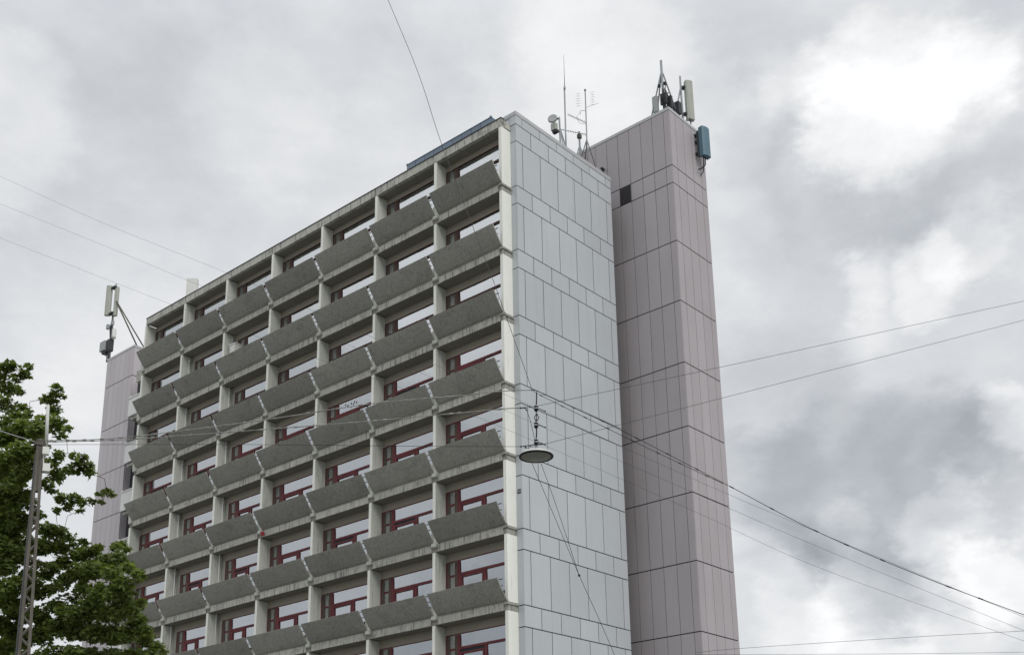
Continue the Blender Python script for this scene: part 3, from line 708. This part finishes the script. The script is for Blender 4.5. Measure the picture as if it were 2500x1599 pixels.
def ins(py):
    c_ = at(1309, py, LD); a = MB(); a.lathe(c_, [(.008, .055), (.026, .052), (.030, .044), (.008, .042)], 16); a.lathe(c_, [(.008, .014), (.034, .010), (.036, .0), (.008, -.002)], 16)
    part('insulator', a, K['cerw'], r, True)
    a = MB(); a.lathe(c_, [(.004, .041), (.030, .041), (.031, .026), (.014, .016), (.008, .014)], 16); a.lathe(c_, [(.004, -.003), (.034, -.004), (.031, -.022), (.016, -.040), (.006, -.055)], 16)
    part('insulator', a, K['rim'], r, True)
for py in (998, 1039, 1080): ins(py)
def hang(y0, y1, rad, m, n=1, dx=0):
    a = MB()
    for q in range(n):
        o_ = (q-(n-1)/2)*.02
        a.tube([at(1310+dx, y0, LD), at(1310+dx, (y0+y1)/2, LD)+R2*(o_*1.6), at(1309+dx, y1, LD)], rad, 6)
    part('hanger', a, m, r)
hang(958, 988, .009, K['cable']); hang(1008, 1031, .007, K['cable2'], 3); hang(1047, 1072, .010, K['cable']); hang(1085, 1104, .020, K['box'])

# ------------------------------------------------------------------ overhead wires
def sag(p, q, s, n=24): return [p.lerp(q, t/n) - V(0, 0, 4*s*(t/n)*(1-t/n)) for t in range(n+1)]
def wire(px, rad, label, m='cable', knots=0, n=10, cat='overhead wire', name='overhead_wire', group=None):
    """px: list of (x, y, distance) knots of one hanging wire; smoothed by a Catmull-Rom curve"""
    P = [at(x, y, d) for x, y, d in px]
    if len(P) > 2:
        Q = [P[0]*2-P[1]] + P + [P[-1]*2-P[-2]]; out = []
        for i in range(1, len(Q)-2):
            for j in range(n):
                t = j/n; a_, b_, c_, d_ = Q[i-1], Q[i], Q[i+1], Q[i+2]
                out.append(.5*((2*b_)+(c_-a_)*t+(2*a_-5*b_+4*c_-d_)*t*t+(3*b_-a_-3*c_+d_)*t**3))
        out.append(P[-1])
    else: out = [P[0].lerp(P[1], t/n) for t in range(n+1)]
    # spans that leave the view run on towards their far supports
    off = lambda x, y: x < -20 or x > 2540 or y < -20 or y > 1610
    full = list(out)
    if off(*px[0][:2]): full = [out[0]+(out[0]-out[1]).normalized()*22] + full
    if off(*px[-1][:2]): full = full + [out[-1]+(out[-1]-out[-2]).normalized()*22]
    a = MB(); a.tube(full, rad, 5)
    if knots:
        L_ = sum((out[i+1]-out[i]).length for i in range(len(out)-1))
        for q in range(knots):
            s = L_*(q+.5)/knots*random.uniform(.97, 1.03); i = 0
            while i < len(out)-2 and s > (out[i+1]-out[i]).length: s -= (out[i+1]-out[i]).length; i += 1
            d_ = (out[i+1]-out[i]).normalized(); c_ = out[i]+d_*s; a.tube([c_-d_*.03, c_+d_*.03], rad*1.9, 5)
    return tag(a.build(name, K[m]), label, cat, group)
wire([(930, -40, 20.4), (1018, 171, 19.3), (1075, 343, 18.7), (1138, 510, 18.2), (1204, 685, 17.6), (1256, 830, 17.3), (1298, 948, LD)], .0045, 'thin wire falling steeply from the top of the sky to the lamp knot', 'cable2')
wire([(104, 1076, 19), (300, 1068, 18.6), (623, 1028, 18), (903, 986, 17.5), (1100, 968, 17.2), (1225, 955, 17.05), (1303, 952, LD)], .0075, 'beaded cable from the mast head to the upper lamp knot', 'cable3', 26)
wire([(110, 1079, 19), (300, 1073, 18.6), (623, 1050, 18), (903, 1028, 17.5), (1100, 1010, 17.2), (1230, 998, 17.05), (1286, 995, LD)], .0075, 'lower of the two beaded cables from mast to lamp', 'cable3', 22)
wire([(110, 1085, 19), (600, 1085, 18), (1000, 1089, 17.4), (1270, 1090, LD)], .0035, 'faint straight wire from the mast to just above the lamp shade', 'cable')
wire([(-60, 1032, 18.4), (20, 1058, 18.8), (92, 1080, 19)], .007, 'thick pale cable entering from the left edge to the mast head', 'box')
wire([(1300, 950, LD), (1330, 963, 16.8), (1500, 1042, 16.1), (1765, 1178, 15.1), (1980, 1290, 14.4), (2240, 1402, 13.6), (2580, 1530, 12.8)],   .0043, 'heavy dark cable running from the lamp down to the right edge', 'cable', 14)
wire([(1303, 955, LD), (1330, 970, 16.8), (1500, 1054, 16.1), (1620, 1112, 15.6), (1765, 1180, 15.1)],   .004, 'second dark cable close under the heavy one at the grey gable', 'cable', 8)
FW = 'three faint parallel trolley wires'
wire([(-60, 408, 24), (0, 431, 23.6), (250, 544, 21.6), (545, 663, 19.8), (800, 775, 18.6), (1050, 885, 17.7), (1326, 1003, 16.9), (1700, 1172, 15.5), (2000, 1300, 14.5), (2560, 1530, 12.8)], .0018, 'uppermost of the three faint parallel wires crossing the whole picture', 'cable2', group=FW)
wire([(-60, 474, 24), (0, 498, 23.6), (230, 590, 21.7), (452, 682, 20.2), (800, 822, 18.6), (1050, 920, 17.7), (1324, 1042, 16.9), (1700, 1205, 15.5), (2000, 1335, 14.5), (2560, 1563, 12.8)], .0018, 'middle one of the three faint parallel wires crossing the whole picture', 'cable2', group=FW)
wire([(-60, 558, 24), (0, 581, 23.6), (285, 692, 21.5), (415, 742, 20.5), (800, 885, 18.6), (1050, 972, 17.7), (1324, 1085, 16.9), (1700, 1250, 15.5), (2000, 1385, 14.5), (2560, 1585, 12.8)], .0018, 'lowest of the three faint parallel wires crossing the whole picture', 'cable2', group=FW)
wire([(1262, 997, LD), (1340, 985, 17.2), (1765, 895, 19.2), (2100, 822, 20.6), (2560, 722, 22.5)], .0037, 'upper of two wires rising from the lamp to the right edge', 'cable2')
wire([(1280, 1092, LD), (1340, 1081, 17.2), (1765, 971, 19.2), (2100, 885, 20.6), (2560, 766, 22.5)], .0037, 'lower of two wires rising from the lamp to the right edge', 'cable2')
wire([(1285, 998, LD), (1297, 1035, LD), (1308, 1085, LD)], .004, 'short slack wire looping down beside the insulators to the lamp top', 'cable')
wire([(1298, 1128, LD), (1345, 1240, 17.1), (1414, 1404, 17.3)], .0038, 'left of two guy wires falling from the shade to a black clip', 'cable')
wire([(1320, 1128, LD), (1360, 1240, 17.1), (1414, 1404, 17.3)], .0038, 'right of two guy wires falling from the shade to a black clip', 'cable')
wire([(1414, 1404, 17.3), (1460, 1505, 17.4), (1510, 1620, 17.5)], .0038, 'single guy wire continuing down from the black clip', 'cable', 0)
wire([(1700, 1592, 22), (1807, 1582, 22), (2200, 1556, 21), (2560, 1536, 20)], .0035, 'faint nearly level wire low at the right', 'cable2')
wire([(1700, 1597, 22), (2200, 1595, 21), (2560, 1590, 20)], .003, 'lowest faint wire skimming the bottom right edge', 'cable2')
a = MB(); a.lathe(at(1414, 1404, 17.3), [(.001, .02), (.018, .012), (.018, -.012), (.001, -.02)], 8); tag(a.build('wire_clip', K['rim']), 'small black clip where two guy wires join below the lamp', 'clip')
for (x, y, lb) in ((1259, 996, 'left outer'), (1272, 997, 'left inner'), (1286, 996, 'middle')):
    pass
a = MB()
for (x, y) in ((1271, 996), (1282, 995.5), (1294, 993), (1285, 1000)): a.lathe(at(x, y, LD), [(.001, .014), (.013, .008), (.013, -.008), (.001, -.014)], 8)
part('wire_clamp', a, K['rim'], r)
a = MB()
for (x, y) in ((1272, 1090), (1283, 1092), (1294, 1088)): a.lathe(at(x, y, LD), [(.001, .014), (.013, .008), (.013, -.008), (.001, -.014)], 8)
a.tube([at(1272, 1090, LD), at(1325, 1083, LD)], .008, 5); part('wire_clamp', a, K['rim'], r)
for (y0_, y1_, lb) in ((996, 1004, 'top'), (1035, 1043, 'middle'), (1078, 1085, 'bottom')):
    a = MB(); a.tube([at(1312, y0_, LD), at(1331, y1_, 16.9)], .006, 5); a.lathe(at(1331, y1_, 16.9), [(.001, .013), (.011, .008), (.011, -.008), (.001, -.013)], 8)
    part('wire_arm', a, K['rim'], r)

# ------------------------------------------------------------------ maple tree
TD = 25.0
tree = thing('maple_tree', 'large dark green maple tree at the lower left in front of the block', 'tree', loc=tuple(V(at(-60, 1599, TD).x, at(-60, 1599, TD).y, GZ)))
# crown clumps: (x, y, radius) across the photograph's crown plus the unseen rest
CL = [(8,905,22),(28,893,16),(70,893,11),(60,912,14),(40,925,14),(20,945,24),(48,958,11),(10,985,26),(30,1010,12),(8,1030,18),
 (138,950,15),(150,965,8),(125,973,17),(104,975,10),(130,1000,16),(58,998,16),(70,1008,10),(42,1015,14),(120,1035,26),(150,1030,13),(166,1045,9),(148,1062,12),
 (90,1050,22),(60,1045,26),(30,1060,28),(8,1070,26),(100,1085,18),(142,1108,12),(60,1100,28),(20,1120,30),(0,1150,30),(50,1150,26),(150,1117,8),(128,1130,13),
 (200,1118,15),(215,1140,15),(180,1112,10),(188,1140,18),(165,1148,12),(215,1155,11),(228,1150,8),(140,1160,18),(110,1180,18),(125,1195,12),
 (150,1215,16),(180,1218,17),(205,1225,13),(197,1245,9),(225,1222,9),(246,1205,9),(262,1200,11),(272,1207,8),(250,1225,8),(165,1238,12),(140,1245,10),
 (10,1210,30),(45,1205,24),(72,1232,18),(30,1245,26),(0,1275,28),(45,1290,20),
 (115,1290,20),(145,1300,20),(170,1312,14),(180,1330,12),(150,1335,22),(115,1330,24),(205,1325,13),(225,1345,18),(195,1355,22),(240,1335,10),
 (285,1335,12),(300,1330,11),(312,1340,8),(290,1360,18),(260,1370,22),(230,1390,26),(190,1395,24),(160,1370,20),(275,1400,24),(310,1385,18),(335,1400,12),(348,1408,8),
 (300,1425,20),(315,1450,16),(280,1450,26),(245,1440,24),(225,1475,24),(205,1430,18),(330,1480,18),(350,1465,8),(300,1490,28),(260,1500,28),(340,1515,20),(360,1535,12),
 (320,1540,26),(280,1550,28),(235,1545,28),(355,1560,20),(385,1575,14),(400,1590,10),(370,1600,22),(330,1600,28),(280,1610,30),(230,1605,30),
 (0,1330,28),(30,1330,20),(15,1380,26),(0,1430,26),(40,1420,18),(20,1470,26),(60,1460,14),(90,1420,16),(110,1400,14),(50,1500,26),(0,1520,30),(90,1500,24),(130,1480,20),
 (160,1490,22),(185,1500,26),(190,1540,28),(140,1530,28),(100,1550,28),(50,1560,30),(10,1580,30),(60,1610,30),(120,1600,30),(180,1600,30),(210,1500,18),(85,1375,14),
 (30,1180,24),(80,1140,20),(95,1125,16),(20,1235,24),(65,1270,20),(90,1255,16),(20,1310,24),(70,1325,22),(95,1340,18),(50,1355,24),(25,1350,22),(70,1400,20),(60,1430,18),(20,1445,22),(90,1450,18),(120,1440,16),(150,1430,16),(165,1410,18),(130,1385,18),(35,1540,24),(110,1515,20),(155,1520,20)]
rs = np.random.default_rng(3); clumps = []
for (x, y, r0) in CL:
    dd = TD+.9*math.sin(x*.013+y*.009)+.5*math.sin(y*.021)
    clumps.append((at(x, y, dd+rs.uniform(-.25, .25)), r0/FPX*TD*1.15, 1))
    if y > 1330 or (y > 1040 and r0 >= 20): clumps.append((at(x+rs.uniform(-12, 8), y+rs.uniform(-8, 14), dd+rs.uniform(.8, 1.5)), r0/FPX*TD*1.05, 1))
cb = at(-60, 1500, TD+1.0)
for q in range(150):   # the hidden rest of the crown, outside the frame or behind
    d = rs.normal(size=3); d /= np.linalg.norm(d); p = cb + V(*(d*np.array((3.4, 3.4, 3.9))*rs.uniform(.45, 1)**.5))
    rel = p-CAM; dep = rel.dot(F); px = 1250+FPX*rel.dot(R2)/dep; py = CY-FPX*rel.dot(U2)/dep
    if px > -60 and py < 1660: 
        if not (py > 1420 and px < 230 and dep > TD): continue
    clumps.append((p, rs.uniform(.28, .42), 0))
# skeleton: trunk, then each clump joins the nearest earlier limb point
Tb = V(tree.location.x, tree.location.y, GZ); top = at(-30, 1120, TD+.4)
nodes = []; trunk = MB(); tp = []
for j in range(13):
    t = j/12; p = Tb.lerp(top, t)+V(math.sin(j*.9)*.10, math.cos(j*1.1)*.10, 0)*min(1, j/3); tp.append(p); nodes.append((p, .24*(1-t)+.03))
trunk.tube(tp, [.24*(1-j/12)+.03 for j in range(13)], 10); part('trunk', trunk, K['bark'], tree, True)
br = MB(); order = sorted(range(len(clumps)), key=lambda i: (clumps[i][0]-cb).length)
cap_nodes = [n for n in nodes if n[0].z > GZ+3.0]
for ii in order:
    p = clumps[ii][0]; best = None
    for (q, rq) in cap_nodes:
        dv = p-q; c_ = dv.length*(1.0 if dv.z > -.1 else 1.5)
        if best is None or c_ < best[0]: best = (c_, q, rq)
    q, rq = best[1], best[2]; r0 = min(rq*.75, .07); r1 = max(.007, r0*.45); mid = q.lerp(p, .5)+V(rs.uniform(-.1, .1), rs.uniform(-.1, .1), .10)
    br.tube([q, mid, p], [r0, (r0+r1)/2, r1], 5, False); cap_nodes += [(mid, (r0+r1)/2), (p, r1)]
# twigs inside each clump
for (p, rad, vis) in clumps:
    for q in range(5):
        d = V(*rs.normal(size=3)).normalized(); d.z = abs(d.z)*.5
        br.tube([p, p+d*rad*.8], [.007, .003], 4, False)
part('limbs', br, K['bark'], tree)
# leaves: five-lobed maple outline
lobe = []
for ang, rr in ((-90, .10), (-52, .42), (-30, .40), (-25, .55), (8, .62), (20, .95), (38, .62), (52, .60), (72, .82), (90, 1.15), (108, .82), (128, .60), (142, .62), (160, .95), (172, .62), (205, .55), (210, .40), (232, .42)):
    lobe.append((math.cos(R_(ang))*rr, math.sin(R_(ang))*rr))
lobe = np.array(lobe); nl = len(lobe)
VV, TT = [], []
for (p, rad, vis) in clumps:
    n = int((125 if vis else 34)*(rad/.2)**2)
    n = max(n, 12)
    P = rs.normal(size=(n, 3)); P /= np.linalg.norm(P, axis=1)[:, None]; P *= (rs.uniform(.05, 1, size=(n, 1))**.45)*rad*1.08
    P[:, 2] *= .72; P += np.array(p); 
    nn = rs.normal(size=(n, 3))*.55+np.array((-.15, -.15, 1.0)); nn /= np.linalg.norm(nn, axis=1)[:, None]
    az = rs.uniform(0, 2*np.pi, n); t1 = np.stack([np.cos(az), np.sin(az), np.zeros(n)], 1); t1 -= nn*(t1*nn).sum(1)[:, None]; t1 /= np.linalg.norm(t1, axis=1)[:, None]
    t2 = np.cross(nn, t1); sz = rs.uniform(.05, .088, n)*(1 if vis else 1.25)
    ct = rs.uniform(.80, 1.22)
    dro = -.22*(lobe[:, 0]**2+lobe[:, 1]**2)
    vv = P[:, None, :] + sz[:, None, None]*(lobe[None, :, 0, None]*t1[:, None, :]+lobe[None, :, 1, None]*t2[:, None, :]+dro[None, :, None]*nn[:, None, :])
    VV.append(vv.reshape(-1, 3)); TT.append(ct*rs.uniform(.75, 1.35, n))
VV = np.concatenate(VV).astype(np.float32); TT = np.concatenate(TT).astype(np.float32); nf = len(TT)
me = bpy.data.meshes.new('leaves'); me.vertices.add(len(VV)); me.vertices.foreach_set('co', VV.ravel())
me.loops.add(len(VV)); me.loops.foreach_set('vertex_index', np.arange(len(VV), dtype=np.int32))
me.polygons.add(nf); me.polygons.foreach_set('loop_start', np.arange(nf, dtype=np.int32)*nl); me.polygons.foreach_set('loop_total', np.full(nf, nl, dtype=np.int32))
me.update(calc_edges=True); me.validate()
ta = me.attributes.new('tone', 'FLOAT', 'FACE'); ta.data.foreach_set('value', TT); me.materials.append(K['leaf'])
o = link('crown', me, tree); o.location = -tree.location
print('leaves', nf)
